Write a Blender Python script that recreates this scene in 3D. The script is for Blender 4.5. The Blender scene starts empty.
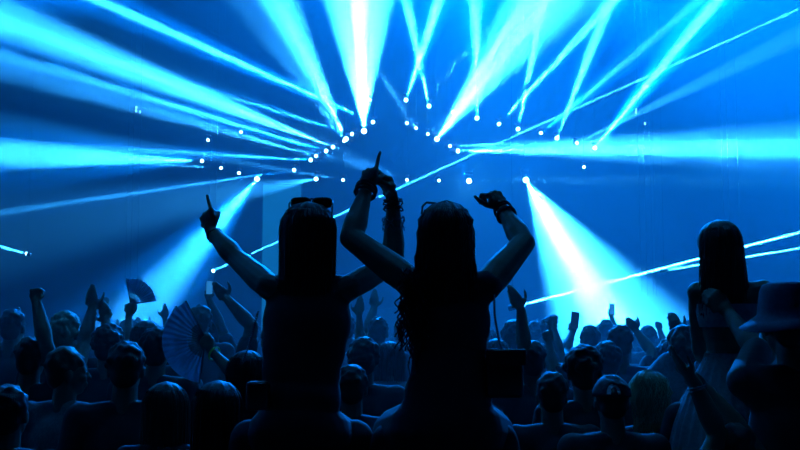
import bpy, bmesh, math, random
from mathutils import Vector, Matrix, Euler
random.seed(7)
S = bpy.context.scene
C = S.collection
PI = math.pi

# ------------------------------------------------------------------ camera
F = 1000.0                       # focal length in pixels of the 800 x 450 frame
EYE = Vector((0, 0, 1.85))
PITCH = math.atan(95 / F)
cam_d = bpy.data.cameras.new('camera')
cam_d.sensor_width = 36; cam_d.lens = 36 * F / 800
cam_d.clip_start = .05; cam_d.clip_end = 200
cam = bpy.data.objects.new('camera', cam_d); C.objects.link(cam)
cam.location = EYE
cam.rotation_euler = (PI / 2 + PITCH, 0, 0)
S.camera = cam
R3 = Matrix.Rotation(PI / 2 + PITCH, 3, 'X')
def at(x, y, Y):
    "the point of the place at depth Y seen along pixel (x, y)"
    d = R3 @ Vector((x - 400, 225 - y, -F))
    return EYE + d * (Y / d.y)

# ------------------------------------------------------------------ world, exposure
w = bpy.data.worlds.new('night'); S.world = w; w.use_nodes = True
w.node_tree.nodes['Background'].inputs[0].default_value = (0.0, 0.05, 0.4, 1)
w.node_tree.nodes['Background'].inputs[1].default_value = 0.004
vs = S.view_settings
vs.view_transform = 'Standard'; vs.look = 'None'; vs.exposure = .65; vs.gamma = 1
vs.use_curve_mapping = False
cy = S.cycles
cy.max_bounces = 4; cy.diffuse_bounces = 1; cy.glossy_bounces = 1; cy.volume_bounces = 0
cy.transparent_max_bounces = 48; cy.transmission_bounces = 2
cy.use_denoising = True
cy.sample_clamp_direct = 0; cy.sample_clamp_indirect = 3
# ------------------------------------------------------------------ stage light: one lamp colour for the whole rig; depths and strengths
BLUE = (.022, .34, 1.0)
DEEP = (.0, .20, 1.0)
RIG = 30.0
HAZE = .02
def spot(name, p, q, ang, power, blend, rad=.02, col=BLUE):
    d = bpy.data.lights.new(name, 'SPOT'); d.color = col
    d.spot_size = math.radians(max(1, ang)); d.spot_blend = blend; d.energy = power; d.shadow_soft_size = rad
    o = bpy.data.objects.new(name, d); C.objects.link(o)
    if ang < 1: o.scale = (ang, ang, 1)
    o.location = p; o.rotation_euler = (q - p).to_track_quat('-Z', 'Y').to_euler()
    return o
def collimated(name, p, q, size, ang, L, col=BLUE):
    "a lamp whose round lens sends an almost parallel beam"
    d = bpy.data.lights.new(name, 'AREA'); d.shape = 'DISK'; d.size = size; d.spread = math.radians(ang); d.color = col
    d.energy = L * 1700 * (size + math.radians(ang) * 4)
    o = bpy.data.objects.new(name, d); C.objects.link(o)
    o.location = p; o.rotation_euler = (q - p).to_track_quat('-Z', 'Y').to_euler()
    return o
def strength(L, ang): return L * 16000 * (.02 / HAZE) / math.radians(ang)
# lens pixel, pixel the beam runs to and the depth it gets to there, then (cone angle, strength, softness) of its core and of its skirt, lens size, lamp glow
BEAMS = [
 (373,122,125,12,19, ('c',.13,.8,16), (4,3,1), 2.2, .5),
 (364,131,358,-30,22, ('c',.22,3.4,60), (15,22,.7), 3.4, 2),
 (370,100,330,-20,17, None, None, 1, 0),
 (346,139,281,5,24, (10.0,9,1), ('c',.16,2.6,6), 3, .5),
 (352,134,110,60,24, ('c',.13,1.2,4.5), (6,1.2,1), 2.2, .3),
 (333,147,150,76,24, (6,13,1), ('c',.13,1.0,6), 2.2, .3),
 (326,151,120,90,24, ('c',.15,1.6,6), (8,1.5,1), 2.4, .3),
 (316,156,185,120,26, (4,3,1), None, 2, .2),
 (310.6,160,150,151,25.5, ('c',.15,1.3,4), (6,1,1), 2.4, .3),
 (202,161,70,157,26, (8,8,1), (22,1.0,1), 2.2, .6),
 (221,168,188,166,28, ('c',.10,1.2,.8), None, 1.8, .2),
 (294,170,-30,217,22, ('c',.12,.9,2.2), (5,.3,1), 2.2, .2),
 (257,179,166,284,24.5, (11,4.2,1), (20,1.2,1), 3, .6),
 (316,179,275,186,27, (8,.5,1), None, 2.4, .4),
 (343,180,308,174,28, ('c',.07,1.5,.4), None, 1.6, .1),
 (406,100,449,-30,17, ('c',.13,1.0,12), (4,1.5,1), 2.4, .3),
 (429,106,400,-30,17, ('c',.13,.9,9), (3,.8,1), 2.4, .3),
 (453,112,552,-40,17, ('c',.13,1.2,11), (5,1.5,1), 2.2, .3),
 (477,118,475,-30,17, ('c',.15,1.1,10), (4,1.5,1), 2.6, .3),
 (499,124,632,-20,17, ('c',.12,.8,13), (3,.8,1), 2.2, .3),
 (518,129,550,-30,17, ('c',.14,.9,10), (3,.8,1), 2.4, .3),
 (437,139,515,38,22, ('c',.15,2.4,14), (10,12,1), 3, 1),
 (458,151,780,148,24, (4,20,.8), (9,6,1), 2.6, .6),
 (450,146,700,140,24, (5,3,1), None, 2, .3),
 (526,180,607,318,22, (8.0,50,1), (18,13,.8), 3.4, 1.5),
 (595,148,725,-10,16, ('c',.14,.8,16), (4,4,1), 2.4, .3),
 (541,133,700,0,17, ('c',.10,.7,2), (4,1,1), 2, .2),
 (557,138,618,-20,17, ('c',.14,1.1,8), (4,1,1), 2.4, .3),
 (577,143,800,35,18, (2.5,1.0,1), None, 2, .2),
 (439,180.5,466,180.5,28.5, ('c',.07,1.6,.3), None, 1.8, .1),
 (469,181,470,210,22, (30,.03,1), None, 3.2, 2.5),
 (407,180,385,172,27, (4,.3,1), None, 1.6, .1),
 (407,123,423,104,27, ('c',.05,.6,1), None, 1.4, .1),
 (416,128,402,107,26, ('c',.05,.6,1), None, 1.4, .1),
 (428,134,445,120,27, (3,.4,1), None, 1.6, .1),
 (344,141,330,120,27, (4,.8,1), None, 1.8, .2),
 (208,140,140,100,22, None, None, 1.6, .1),
 (241,132,200,110,24, None, None, 1.2, .1),
 (239,173,220,165,27, None, None, 1.4, .1),
 (584,167,590,160,27, None, None, .9, 0),
]
BEAM_OBJECTS = []
for (x, y, tx, ty, Y2, core, skirt, r, gl) in BEAMS:
    r *= .85
    p = at(x, y, RIG); q = at(tx, ty, Y2); d = (q - p).normalized()
    BEAM_OBJECTS.append((p, d, r / 1000 * RIG))
    o = p + d * .10
    for b in (core, skirt):
        if b and b[0] == 'c': spot('beam_light', o, q, b[2] * 1.4, strength(b[3], b[2]) * .75, .95, .03)
        elif b: spot('beam_light', o, q, b[0], strength(b[1], b[0]), b[2], col=DEEP if b is skirt and b[1] < 4.5 else BLUE)
    if gl >= .5: spot('lamp_glow_light', p + Vector((0, -.2, 0)), p + Vector((0, -5, 5)), 120, gl * 150, 1, .05, DEEP)
# wide washes that fill the upper haze, hung above the picture and aimed over the crowd
for (x, y, z, tx, ty, tz, ang, L) in (
    (-9, 30, 13.6, -9, 14, 11.0, 42, 2.0),
    (9, 30, 13.6, 8.5, 14, 7.4, 42, .9),
    (-4, 30, 13.6, -8, 18, 10.2, 28, 1.8),
    (4, 30, 13.6, 9, 18, 6.5, 36, 1.3),
    (0, 30, 13.6, 0, 16, 8.5, 50, 1.2),
    (2, 30, 13.6, 3.5, 16, 3.0, 34, .7),
    (-6, 30, 13.6, -9, 17, 8.5, 26, 1.0),
):
    spot('wash_light', Vector((x, y, z)), Vector((tx, ty, tz)), ang, strength(L * 2.1, ang), 1, .1, DEEP)
# lasers: start pixel and depth, end pixel and depth, thickness, strength
LASERS = [
 (215,270,20,  810,4,20, .036, .04, 2.2),
 (518,306,11,  812,229,10.5, .028, .04, 14),
 (668,270,14,  812,246,13, .026, .04, 5),
 (-20,241,16,  24,253,16, .04, .04, 4),
]
# ------------------------------------------------------------------ materials
def principled(name, col, rough=.6, metal=0, sheen=0, noise=0, nscale=40, spec=.5):
    m = bpy.data.materials.new(name); m.use_nodes = True
    nt = m.node_tree; b = nt.nodes['Principled BSDF']
    b.inputs['Base Color'].default_value = (*col, 1); b.inputs['Roughness'].default_value = rough
    b.inputs['Metallic'].default_value = metal; b.inputs['Specular IOR Level'].default_value = spec
    if sheen: b.inputs['Sheen Weight'].default_value = sheen
    if noise:
        tc = nt.nodes.new('ShaderNodeTexCoord'); n = nt.nodes.new('ShaderNodeTexNoise'); r = nt.nodes.new('ShaderNodeValToRGB')
        n.inputs['Scale'].default_value = nscale
        r.color_ramp.elements[0].position = .35; r.color_ramp.elements[1].position = .65
        r.color_ramp.elements[0].color = (*[c * (1 - noise) for c in col], 1)
        r.color_ramp.elements[1].color = (*[min(1, c * (1 + noise)) for c in col], 1)
        nt.links.new(tc.outputs['Object'], n.inputs['Vector']); nt.links.new(n.outputs[0], r.inputs[0])
        nt.links.new(r.outputs[0], b.inputs['Base Color'])
    return m
def hairmat(name, col):
    m = principled(name, col, .55, spec=.35)
    nt = m.node_tree; b = nt.nodes['Principled BSDF']
    tc = nt.nodes.new('ShaderNodeTexCoord'); mp = nt.nodes.new('ShaderNodeMapping'); n = nt.nodes.new('ShaderNodeTexNoise')
    bp = nt.nodes.new('ShaderNodeBump'); bp.inputs['Strength'].default_value = .5; bp.inputs['Distance'].default_value = .004
    mp.inputs['Scale'].default_value = (240, 240, 9); n.inputs['Scale'].default_value = 1
    nt.links.new(tc.outputs['Object'], mp.inputs[0]); nt.links.new(mp.outputs[0], n.inputs['Vector'])
    nt.links.new(n.outputs[0], bp.inputs['Height']); nt.links.new(bp.outputs[0], b.inputs['Normal'])
    return m
def glow(name, col, s):
    m = bpy.data.materials.new(name); m.use_nodes = True
    nt = m.node_tree; nt.nodes.clear(); o = nt.nodes.new('ShaderNodeOutputMaterial'); e = nt.nodes.new('ShaderNodeEmission')
    e.inputs[0].default_value = (*col, 1); e.inputs[1].default_value = s; nt.links.new(e.outputs[0], o.inputs[0])
    return m
M = dict(
    skin=principled('skin', (.20, .11, .07), .6, noise=.08, nscale=30),
    skin_tan=principled('skin tan', (.2, .1, .06), .55, noise=.08, nscale=30),
    black=principled('black cotton', (.012, .012, .015), .8, noise=.2, nscale=60),
    navy=principled('navy cotton', (.02, .03, .06), .8, noise=.2, nscale=60),
    grey=principled('grey cotton', (.16, .16, .17), .85, noise=.15, nscale=60),
    pale=principled('pale cotton', (.8, .8, .8), .85, noise=.1, nscale=60),
    red=principled('dark red cotton', (.12, .03, .03), .85, noise=.1, nscale=60),
    denim=principled('denim', (.05, .08, .14), .85, noise=.25, nscale=200),
    hair_dark=hairmat('dark hair', (.02, .014, .01)),
    hair_brown=hairmat('brown hair', (.06, .035, .02)),
    hair_blond=hairmat('blond hair', (.42, .3, .16)),
    metal=principled('dull metal', (.3, .3, .32), .35, 1),
    steel=principled('cable steel', (.05, .05, .055), .6),
    plastic=principled('black plastic', (.015, .015, .017), .35),
    lens=principled('sunglass lens', (.01, .01, .012), .08, spec=.8),
    paper=principled('fan paper', (.35, .36, .4), .8, noise=.12, nscale=20),
    bead=principled('glossy bead', (.35, .35, .38), .15, .6),
    lime=principled('lime plastic', (.35, .6, .05), .5),
    white=principled('eye white', (.7, .7, .7), .3),
)
# ------------------------------------------------------------------ mesh helpers
def V(*a): return Vector(a if len(a) > 1 else a[0])
def ell(bm, c, r, ax=None, seg=16, rings=10):
    "ellipsoid with radii r along the frame ax (columns x, y, z)"
    g = bmesh.ops.create_uvsphere(bm, u_segments=seg, v_segments=rings, radius=1)
    mt = Matrix.Diagonal((*r, 1))
    if ax is not None: mt = ax.to_4x4() @ mt
    bmesh.ops.transform(bm, matrix=Matrix.Translation(c) @ mt, verts=g['verts'])
def frame(z, x):
    z = z.normalized(); x = (x - z * x.dot(z)).normalized(); y = z.cross(x)
    return Matrix((x, y, z)).transposed()
def cap(bm, a, b, ra, rb, seg=12):
    "tapered capsule"
    d = b - a; L = d.length
    if L < 1e-5: return ell(bm, a, (ra,) * 3)
    z = d / L; fr = z.to_track_quat('Z', 'Y').to_matrix()
    rings = []
    n = 4
    prof = [(-ra * math.cos(k / n * PI / 2), ra * math.sin(k / n * PI / 2)) for k in range(1, n + 1)]
    prof += [(L + rb * math.sin(k / n * PI / 2), rb * math.cos(k / n * PI / 2)) for k in range(0, n)]
    for h, r in prof:
        rings.append([bm.verts.new(a + fr @ Vector((r * math.cos(t * 2 * PI / seg), r * math.sin(t * 2 * PI / seg), h))) for t in range(seg)])
    for r0, r1 in zip(rings, rings[1:]):
        for k in range(seg): bm.faces.new((r0[k], r0[(k + 1) % seg], r1[(k + 1) % seg], r1[k]))
    p0 = bm.verts.new(a - z * ra); p1 = bm.verts.new(b + z * rb)
    for k in range(seg):
        bm.faces.new((p0, rings[0][(k + 1) % seg], rings[0][k])); bm.faces.new((p1, rings[-1][k], rings[-1][(k + 1) % seg]))
def tube(bm, pts, r, seg=6, closed=False):
    n = len(pts); rings = []
    rr = r if isinstance(r, (list, tuple)) else [r] * n
    for i, p in enumerate(pts):
        a = pts[(i - 1) % n] if closed or i else p; b = pts[(i + 1) % n] if closed or i < n - 1 else p
        d = (b - a).normalized(); up = V(0, 0, 1) if abs(d.z) < .9 else V(1, 0, 0)
        x = d.cross(up).normalized(); y = d.cross(x)
        rings.append([bm.verts.new(p + (x * math.cos(t * 2 * PI / seg) + y * math.sin(t * 2 * PI / seg)) * rr[i]) for t in range(seg)])
    prs = list(zip(rings, rings[1:])) + ([(rings[-1], rings[0])] if closed else [])
    for r0, r1 in prs:
        for k in range(seg): bm.faces.new((r0[k], r1[k], r1[(k + 1) % seg], r0[(k + 1) % seg]))
    if not closed:
        bm.faces.new(rings[0]); bm.faces.new(rings[-1][::-1])
def box(bm, c, s, ax=None):
    g = bmesh.ops.create_cube(bm, size=1)
    mt = Matrix.Diagonal((*s, 1))
    if ax is not None: mt = ax.to_4x4() @ mt
    bmesh.ops.transform(bm, matrix=Matrix.Translation(c) @ mt, verts=g['verts'])
def cyl(bm, a, b, ra, rb=None, seg=16):
    rb = ra if rb is None else rb
    d = b - a; fr = d.to_track_quat('Z', 'Y').to_matrix()
    g = bmesh.ops.create_cone(bm, cap_ends=True, segments=seg, radius1=ra, radius2=rb, depth=d.length)
    bmesh.ops.transform(bm, matrix=Matrix.Translation((a + b) / 2) @ fr.to_4x4(), verts=g['verts'])
def torus(bm, c, ax, R, r, n=28, seg=6, wob=0):
    pts = [c + ax @ V(R * math.cos(t * 2 * PI / n), R * math.sin(t * 2 * PI / n), wob * random.uniform(-1, 1)) for t in range(n)]
    tube(bm, pts, r, seg, True)
def tag(o, label=None, cat=None, group=None, kind=None):
    for k, v in (('label', label), ('category', cat), ('group', group), ('kind', kind)):
        if v: o[k] = v
    return o
def thing(name, label, cat, loc=(0, 0, 0), group=None):
    o = bpy.data.objects.new(name, None); C.objects.link(o); o.location = loc
    o.empty_display_size = .1
    return tag(o, label, cat, group)
def origin(p):
    v = V(0, 0, 0)
    while p is not None: v = v + p.location; p = p.parent
    return v
def obj(name, bm, mat, parent=None, smooth=True, voxel=0, relax=0, bevel=0, loc=None):
    "link what bm holds (in world coordinates) as one mesh object"
    off = origin(parent)
    bmesh.ops.recalc_face_normals(bm, faces=bm.faces)
    if loc is not None: off = off + loc
    bmesh.ops.translate(bm, verts=bm.verts, vec=-off)
    me = bpy.data.meshes.new(name); bm.to_mesh(me); bm.free()
    o = bpy.data.objects.new(name, me); C.objects.link(o)
    if parent is not None: o.parent = parent
    if loc is not None: o.location = loc
    if voxel or bevel:
        if voxel:
            md = o.modifiers.new('r', 'REMESH'); md.mode = 'VOXEL'; md.voxel_size = voxel
            if relax:
                md = o.modifiers.new('s', 'SMOOTH'); md.factor = .5; md.iterations = relax
        if bevel:
            md = o.modifiers.new('b', 'BEVEL'); md.width = bevel; md.segments = 2
        dg = bpy.context.evaluated_depsgraph_get()
        new = bpy.data.meshes.new_from_object(o.evaluated_get(dg))
        o.modifiers.clear(); o.data = new; new.name = name; bpy.data.meshes.remove(me)
    o.data.materials.clear(); o.data.materials.append(mat)
    for p in o.data.polygons: p.use_smooth = smooth
    return o
def dup(root, loc, rz=0, sc=1, label=None, group=None):
    r = root.copy(); C.objects.link(r); r.location = loc; r.rotation_euler = (0, 0, rz); r.scale = (sc,) * 3
    if label: r['label'] = label
    if group: r['group'] = group
    for ch in list(root.children):
        c = ch.copy(); C.objects.link(c); c.parent = r
        for g in list(ch.children):
            d = g.copy(); C.objects.link(d); d.parent = c
    return r

# ------------------------------------------------------------------ anatomy
CURL = dict(open=[(8, 12, 8)] * 4, relaxed=[(25, 35, 25)] * 4, fist=[(80, 95, 60)] * 4,
            point=[(4, 6, 4), (78, 95, 60), (82, 95, 60), (82, 95, 60)],
            hold=[(50, 60, 35)] * 4)
def hand(bm, w, u, n, side, pose='relaxed', s=1.0, spread=6):
    """w wrist, u finger direction, n where the palm faces, side +1/-1: the thumb's side is side * (u x n)"""
    u = u.normalized(); n = (n - u * n.dot(u)).normalized(); t = u.cross(n) * side
    curls = CURL[pose]
    k = [w + u * .082 * s + t * q * s for q in (.030, .010, -.011, -.030)]
    k[3] -= u * .010 * s; k[0] -= u * .002 * s
    cap(bm, w - u * .01 * s, w + u * .02 * s, .025 * s, .026 * s)
    for q in k: cap(bm, w + (q - w) * .2, q, .017 * s, .0125 * s)
    cap(bm, k[0] - u * .03 * s, k[3] - u * .03 * s, .015 * s, .014 * s)
    ln = [(.040, .024, .019), (.044, .027, .020), (.041, .025, .019), (.032, .019, .017)]
    for i in range(4):
        a = 0; p = k[i]
        base = (Matrix.Rotation(math.radians(spread * (1.4, .4, -.6, -1.7)[i] * side), 3, n) @ u)
        for j in range(3):
            a += math.radians(curls[i][j])
            d = base * math.cos(a) + n * math.sin(a)
            e = p + d * ln[i][j] * s
            cap(bm, p, e, (.0095 - .0009 * j) * s, (.0088 - .0011 * j) * s, 8)
            p = e
    # thumb leaves the side of the palm near its base
    p = w + u * .022 * s + t * .022 * s
    if pose in ('fist', 'hold', 'point'):
        dirs = [(u * .75 + t * .28 + n * .5), (u * .7 - t * .25 + n * .7), (u * .25 - t * .8 + n * .45)]
    else:
        dirs = [(u * .55 + t * .8 + n * .25), (u * .85 + t * .45 + n * .15), (u * .95 + t * .2 + n * .2)]
    for d, L, r0, r1 in zip(dirs, (.042, .032, .026), (.0145, .0115, .0105), (.0115, .0105, .008)):
        e = p + d.normalized() * L * s; cap(bm, p, e, r0 * s, r1 * s, 8); p = e
def head_mesh(bm, c, f, u, s=1.0):
    r = f.cross(u).normalized(); ax = Matrix((r, f, u)).transposed()
    P = lambda x, y, z: c + ax @ V(x, y, z) * s
    E = lambda x, y, z, a, b, d: ell(bm, P(x, y, z), (a * s, b * s, d * s), ax, 16, 12)
    E(0, -.008, .025, .074, .092, .088); E(0, .022, -.035, .060, .062, .072); E(0, .048, -.082, .032, .030, .026)
    for q in (-1, 1):
        E(q * .030, .062, -.028, .030, .026, .026)                       # cheek
        E(q * .075, -.008, -.008, .010, .020, .032)                      # ear
        cap(bm, P(q * .012, .083, .020), P(q * .045, .068, .020), .009 * s, .008 * s)  # brow
        E(q * .030, .0745, .004, .013, .010, .009)                        # eyelid
    cap(bm, P(0, .084, .010), P(0, .104, -.022), .007 * s, .011 * s)      # nose
    E(0, .088, -.052, .024, .009, .006); E(0, .086, -.063, .019, .010, .007)  # lips
def head_axes(yaw=0, pitch=0, roll=0, base=0):
    m = Matrix.Rotation(base + yaw, 3, 'Z') @ Matrix.Rotation(pitch, 3, 'X') @ Matrix.Rotation(roll, 3, 'Y')
    return m
def eyes(parent, c, f, u, s=1.0):
    r = f.cross(u).normalized(); ax = Matrix((r, f, u)).transposed()
    for q in (-1, 1):
        bm = bmesh.new(); ell(bm, c + ax @ V(q * .030, .0775, .004) * s, (.009 * s, .008 * s, .0055 * s), ax, 10, 8)
        obj('eye', bm, M['white'], parent)

FEM = dict(chest=(.142, .098, .150), waist=(.112, .082, .130), pelvis=(.150, .112, .120), sh=.165, shr=.050, ua=(.044, .034), fa=(.037, .023), neck=.046, th=(.088, .056), cf=(.054, .034), s=.94)
MAL = dict(chest=(.172, .118, .165), waist=(.140, .100, .140), pelvis=(.158, .112, .120), sh=.192, shr=.062, ua=(.052, .042), fa=(.044, .029), neck=.056, th=(.088, .060), cf=(.058, .038), s=1.0)

def torso_mesh(bm, J, B, s, g=0.0, top=True, low=True, sleeves=0):
    rt = (J['shR'] - J['shL']).normalized(); up = (J['neck'] - J['pelvis']).normalized()
    ax = frame(up, rt)
    e = lambda c, r: ell(bm, c, tuple(q * s + g for q in r), ax, 20, 14)
    if top:
        e(J['chest'], B['chest']); e(J['chest'].lerp(J['waist'], .5), tuple((a + b) / 2 for a, b in zip(B['chest'], B['waist'])))
        for q in ('shL', 'shR'):
            cap(bm, J['chest'] + (J[q] - J['chest']) * .2 + up * .05 * s, J[q], .075 * s + g, B['shr'] * s + g)
            cap(bm, J['neck'] - up * .01 * s, J[q], .042 * s + g, B['shr'] * .8 * s + g)
        if sleeves:
            for q in 'LR':
                a, b = J['sh' + q], J['el' + q]; cap(bm, a, a.lerp(b, sleeves), B['shr'] * s + g, B['ua'][1] * s + g * 2)
    if low or top: e(J['waist'], B['waist'])
    if low: e(J['pelvis'], B['pelvis']); e(J['pelvis'].lerp(J['waist'], .5), tuple((a + b) / 2 for a, b in zip(B['pelvis'], B['waist'])))
def limb_mesh(bm, a, b, ra, rb, bulge, s, g=0):
    m = a.lerp(b, .3); cap(bm, a, m, ra * s + g, bulge * s + g); cap(bm, m, b, bulge * s + g, rb * s + g)
def legs_mesh(bm, J, B, s, g=0, full=True):
    for q in 'LR':
        limb_mesh(bm, J['hip' + q], J['kn' + q], B['th'][0], B['th'][1], B['th'][0] * .95, s, g)
        if full:
            limb_mesh(bm, J['kn' + q], J['an' + q], B['cf'][0], B['cf'][1], B['cf'][0] * 1.05, s, g)
def body_mesh(J, B, s, hands=('relaxed', 'relaxed'), feet=True):
    "one continuous body from the joints in J"
    bm = bmesh.new()
    torso_mesh(bm, J, B, s); legs_mesh(bm, J, B, s)
    f, u = J['face'], J['crown']
    cap(bm, J['neck'] - u * .02 * s, J['head'] - u * .05 * s - f * .012 * s, B['neck'] * 1.08 * s, B['neck'] * s)
    head_mesh(bm, J['head'], f, u, s)
    for i, q in enumerate('LR'):
        limb_mesh(bm, J['sh' + q], J['el' + q], B['ua'][0], B['ua'][1], B['ua'][0] * 1.04, s)
        limb_mesh(bm, J['el' + q], J['wr' + q], B['ua'][1] * .98, B['fa'][1], B['fa'][0] * 1.1, s)
        d = J.get('hd' + q) or (J['wr' + q] - J['el' + q]); n = J.get('pn' + q) or V(0, 1, 0)
        hand(bm, J['wr' + q], d, n, J.get('ts' + q, 1), hands[i], s)
        if feet:
            an = J['an' + q]; fd = J.get('fd', V(0, 1, 0))
            cap(bm, an - V(0, 0, .045 * s) - fd * .03 * s, an - V(0, 0, .055 * s) + fd * .15 * s, .038 * s, .030 * s)
    return bm
def stand(x, y, H, B, turn=0, lean=0):
    "joints of a standing figure, H tall, facing +Y turned by turn"
    s = H / 1.75; R = Matrix.Rotation(turn, 3, 'Z'); o = V(x, y, 0)
    P = lambda a, b, c: o + R @ V(a * s, (b + lean * max(0, c - .9)) * s, c * s)
    w = B['sh']
    J = dict(head=P(0, .03, 1.635), neck=P(0, -.01, 1.47), chest=P(0, 0, 1.29), waist=P(0, .005, 1.09), pelvis=P(0, -.01, .95),
             shL=P(-w, -.01, 1.425), shR=P(w, -.01, 1.425), hipL=P(-.085, 0, .92), hipR=P(.085, 0, .92), knL=P(-.10, .02, .5), knR=P(.10, .02, .5),
             anL=P(-.11, -.02, .09), anR=P(.11, -.02, .09), elL=P(-w - .06, -.03, 1.13), elR=P(w + .06, -.03, 1.13),
             wrL=P(-w - .05, .08, .90), wrR=P(w + .05, .08, .90))
    J['face'] = R @ V(0, 1, 0); J['crown'] = V(0, 0, 1); J['fd'] = R @ V(0, 1, 0)
    J['pnL'] = R @ V(1, 0, 0); J['pnR'] = R @ V(-1, 0, 0); J['tsL'] = -1; J['tsR'] = 1
    return J, s
def look(J, yaw=0, pitch=0, roll=0):
    m = Matrix.Rotation(yaw, 3, 'Z') @ Matrix.Rotation(pitch, 3, 'X') @ Matrix.Rotation(roll, 3, 'Y')
    J['face'] = m @ V(0, 1, 0); J['crown'] = m @ V(0, 0, 1)
def reach(S0, px, py, L, sign=1):
    "the point on the sight line of (px, py) that is L from S0: a limb keeps its length"
    d = (at(px, py, 10) - EYE).normalized(); m = S0 - EYE; b = d.dot(m); q = b * b - (m.dot(m) - L * L)
    if q <= 0:
        p = EYE + d * b
        return S0 + (p - S0).normalized() * L
    return EYE + d * (b + sign * math.sqrt(q))

# ------------------------------------------------------------------ hair and hats
def skull(J, s):
    f, u = J['face'], J['crown']; r = f.cross(u).normalized()
    ax = Matrix((r, f, u)).transposed(); c = J['head']
    return (lambda x, y, z: c + ax @ V(x, y, z) * s), ax
def hair_short(J, s, parent, mat, v=.009, thick=.0):
    P, ax = skull(J, s); bm = bmesh.new()
    ell(bm, P(0, -.018, .034), tuple((q + thick) * s for q in (.080, .092, .090)), ax, 24, 16)
    ell(bm, P(0, -.055, -.02), tuple((q + thick) * s for q in (.066, .052, .062)), ax)
    for _ in range(70):
        a = random.uniform(0, 2 * PI); b = random.uniform(-.1, 1.4)
        ell(bm, P(.078 * math.cos(a) * math.cos(b), -.02 + .088 * math.sin(a) * math.cos(b), .034 + (.088 + thick) * math.sin(b)), (random.uniform(.010, .020) * s,) * 3, None, 8, 6)
    return obj('hair', bm, mat, parent, voxel=v, relax=2)
def hair_curly(J, s, parent, mat, v=.008, big=1.0):
    P, ax = skull(J, s); bm = bmesh.new()
    ell(bm, P(0, -.02, .035), tuple(q * s * big for q in (.086, .096, .094)), ax, 24, 16)
    ell(bm, P(0, -.06, -.025), tuple(q * s for q in (.070, .052, .06)), ax)
    for _ in range(150):
        a = random.uniform(0, 2 * PI); b = random.uniform(-.45, 1.5)
        if math.sin(a) > .3 and b < .5: continue
        ell(bm, P(.088 * big * math.cos(a) * math.cos(b), -.022 + .098 * big * math.sin(a) * math.cos(b), .034 + .096 * big * math.sin(b)), (random.uniform(.010, .022) * s,) * 3, None, 8, 6)
    return obj('hair', bm, mat, parent, voxel=v, relax=1)
def hair_long(J, s, parent, mat, length=.35, half=.098, low=.085, deep=.055, wave=0.0, strands=90, back=None, stray=.012, curl=0):
    """a head of long hair falling down the back: a ridged loft over the skull plus single strands"""
    P, ax = skull(J, s); bm = bmesh.new(); c = J['head']; bk = -J['fd'] if back is None else back
    f, u = J['face'], J['crown']; r = f.cross(u).normalized(); rows = []
    N = 64
    ph = [random.uniform(0, 6.28) for _ in range(6)]
    top = .138
    steps = 34
    for k in range(steps + 1):
        t = k / steps; h = top - t * (top + length)          # height relative to head centre
        if h > .03:
            q = math.sqrt(max(0, 1 - ((h - .03) / (top - .03)) ** 2)); wx = half * q; wf = .096 * q; wb = .106 * q
        else:
            g = (.03 - h) / (.03 + length); wx = half + (low - half) * g + wave * math.sin(g * 14 + ph[0]) * .4
            wf = .096 * max(0, 1 - g * 2.6) + .0 ; wb = .106 + (deep - .106) * min(1, g * 1.6)
        row = []
        for j in range(N):
            a = j * 2 * PI / N
            ridge = 1 + .035 * math.sin(9 * a + ph[1] + h * 6) + .03 * math.sin(17 * a + ph[2] - h * 9) + .02 * math.sin(29 * a + ph[3])
            x = wx * math.cos(a) * ridge; y = math.sin(a)
            y = y * (wf if y > 0 else wb) * ridge
            if h < -.02 and y > -.0: y = min(y, .02)
            cut = 0
            if h < .055 and y > 0: y = min(y, .02 + max(0, h - .0) * .9)    # leave the face free
            x += wave * math.sin(h * 42 + a * 2 + ph[4])
            if h > -.06: p = P(x, y - .005, h)
            else:
                base = P(x, y - .005, -.06); p = base + V(0, 0, (h + .06) * s) + bk * (.02 * s * min(1, (-.06 - h) * 8)) 
            row.append(bm.verts.new(p))
        rows.append(row)
    for a, b in zip(rows, rows[1:]):
        for j in range(N): bm.faces.new((a[j], a[(j + 1) % N], b[(j + 1) % N], b[j]))
    bm.faces.new(rows[0]); bm.faces.new(rows[-1][::-1])
    for _ in range(strands):
        a = random.uniform(PI * .98, PI * 2.02); L = length * random.uniform(.75, 1.08); pts = []
        off = random.uniform(1.0, 1.0 + stray * 8); wv = random.uniform(0, 6.28); dx = random.uniform(-.02, .02)
        for k in range(15):
            t = k / 14; h = .10 - t * (.10 + L)
            q = math.sqrt(max(0, 1 - ((h - .03) / (top - .03)) ** 2)) if h > .03 else 1
            g = max(0, (.03 - h) / (.03 + length)); wx = (half + (low - half) * g) * q * off; wb = (.106 + (deep - .106) * min(1, g * 1.6)) * q * off
            x = wx * math.cos(a) + dx * t + wave * math.sin(h * 42 + wv) + curl * math.sin(t * 40 + wv); y = wb * math.sin(a) + curl * math.cos(t * 40 + wv)
            base = P(x, y - .005, max(h, -.06))
            pts.append(base if h > -.06 else base + V(0, 0, (h + .06) * s) + bk * (.022 * s * min(1, (-.06 - h) * 8)))
        tube(bm, pts, [.0016 + .0012 * math.sin(PI * k / 14) for k in range(15)], 4)
    return obj('hair', bm, mat, parent)
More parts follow.
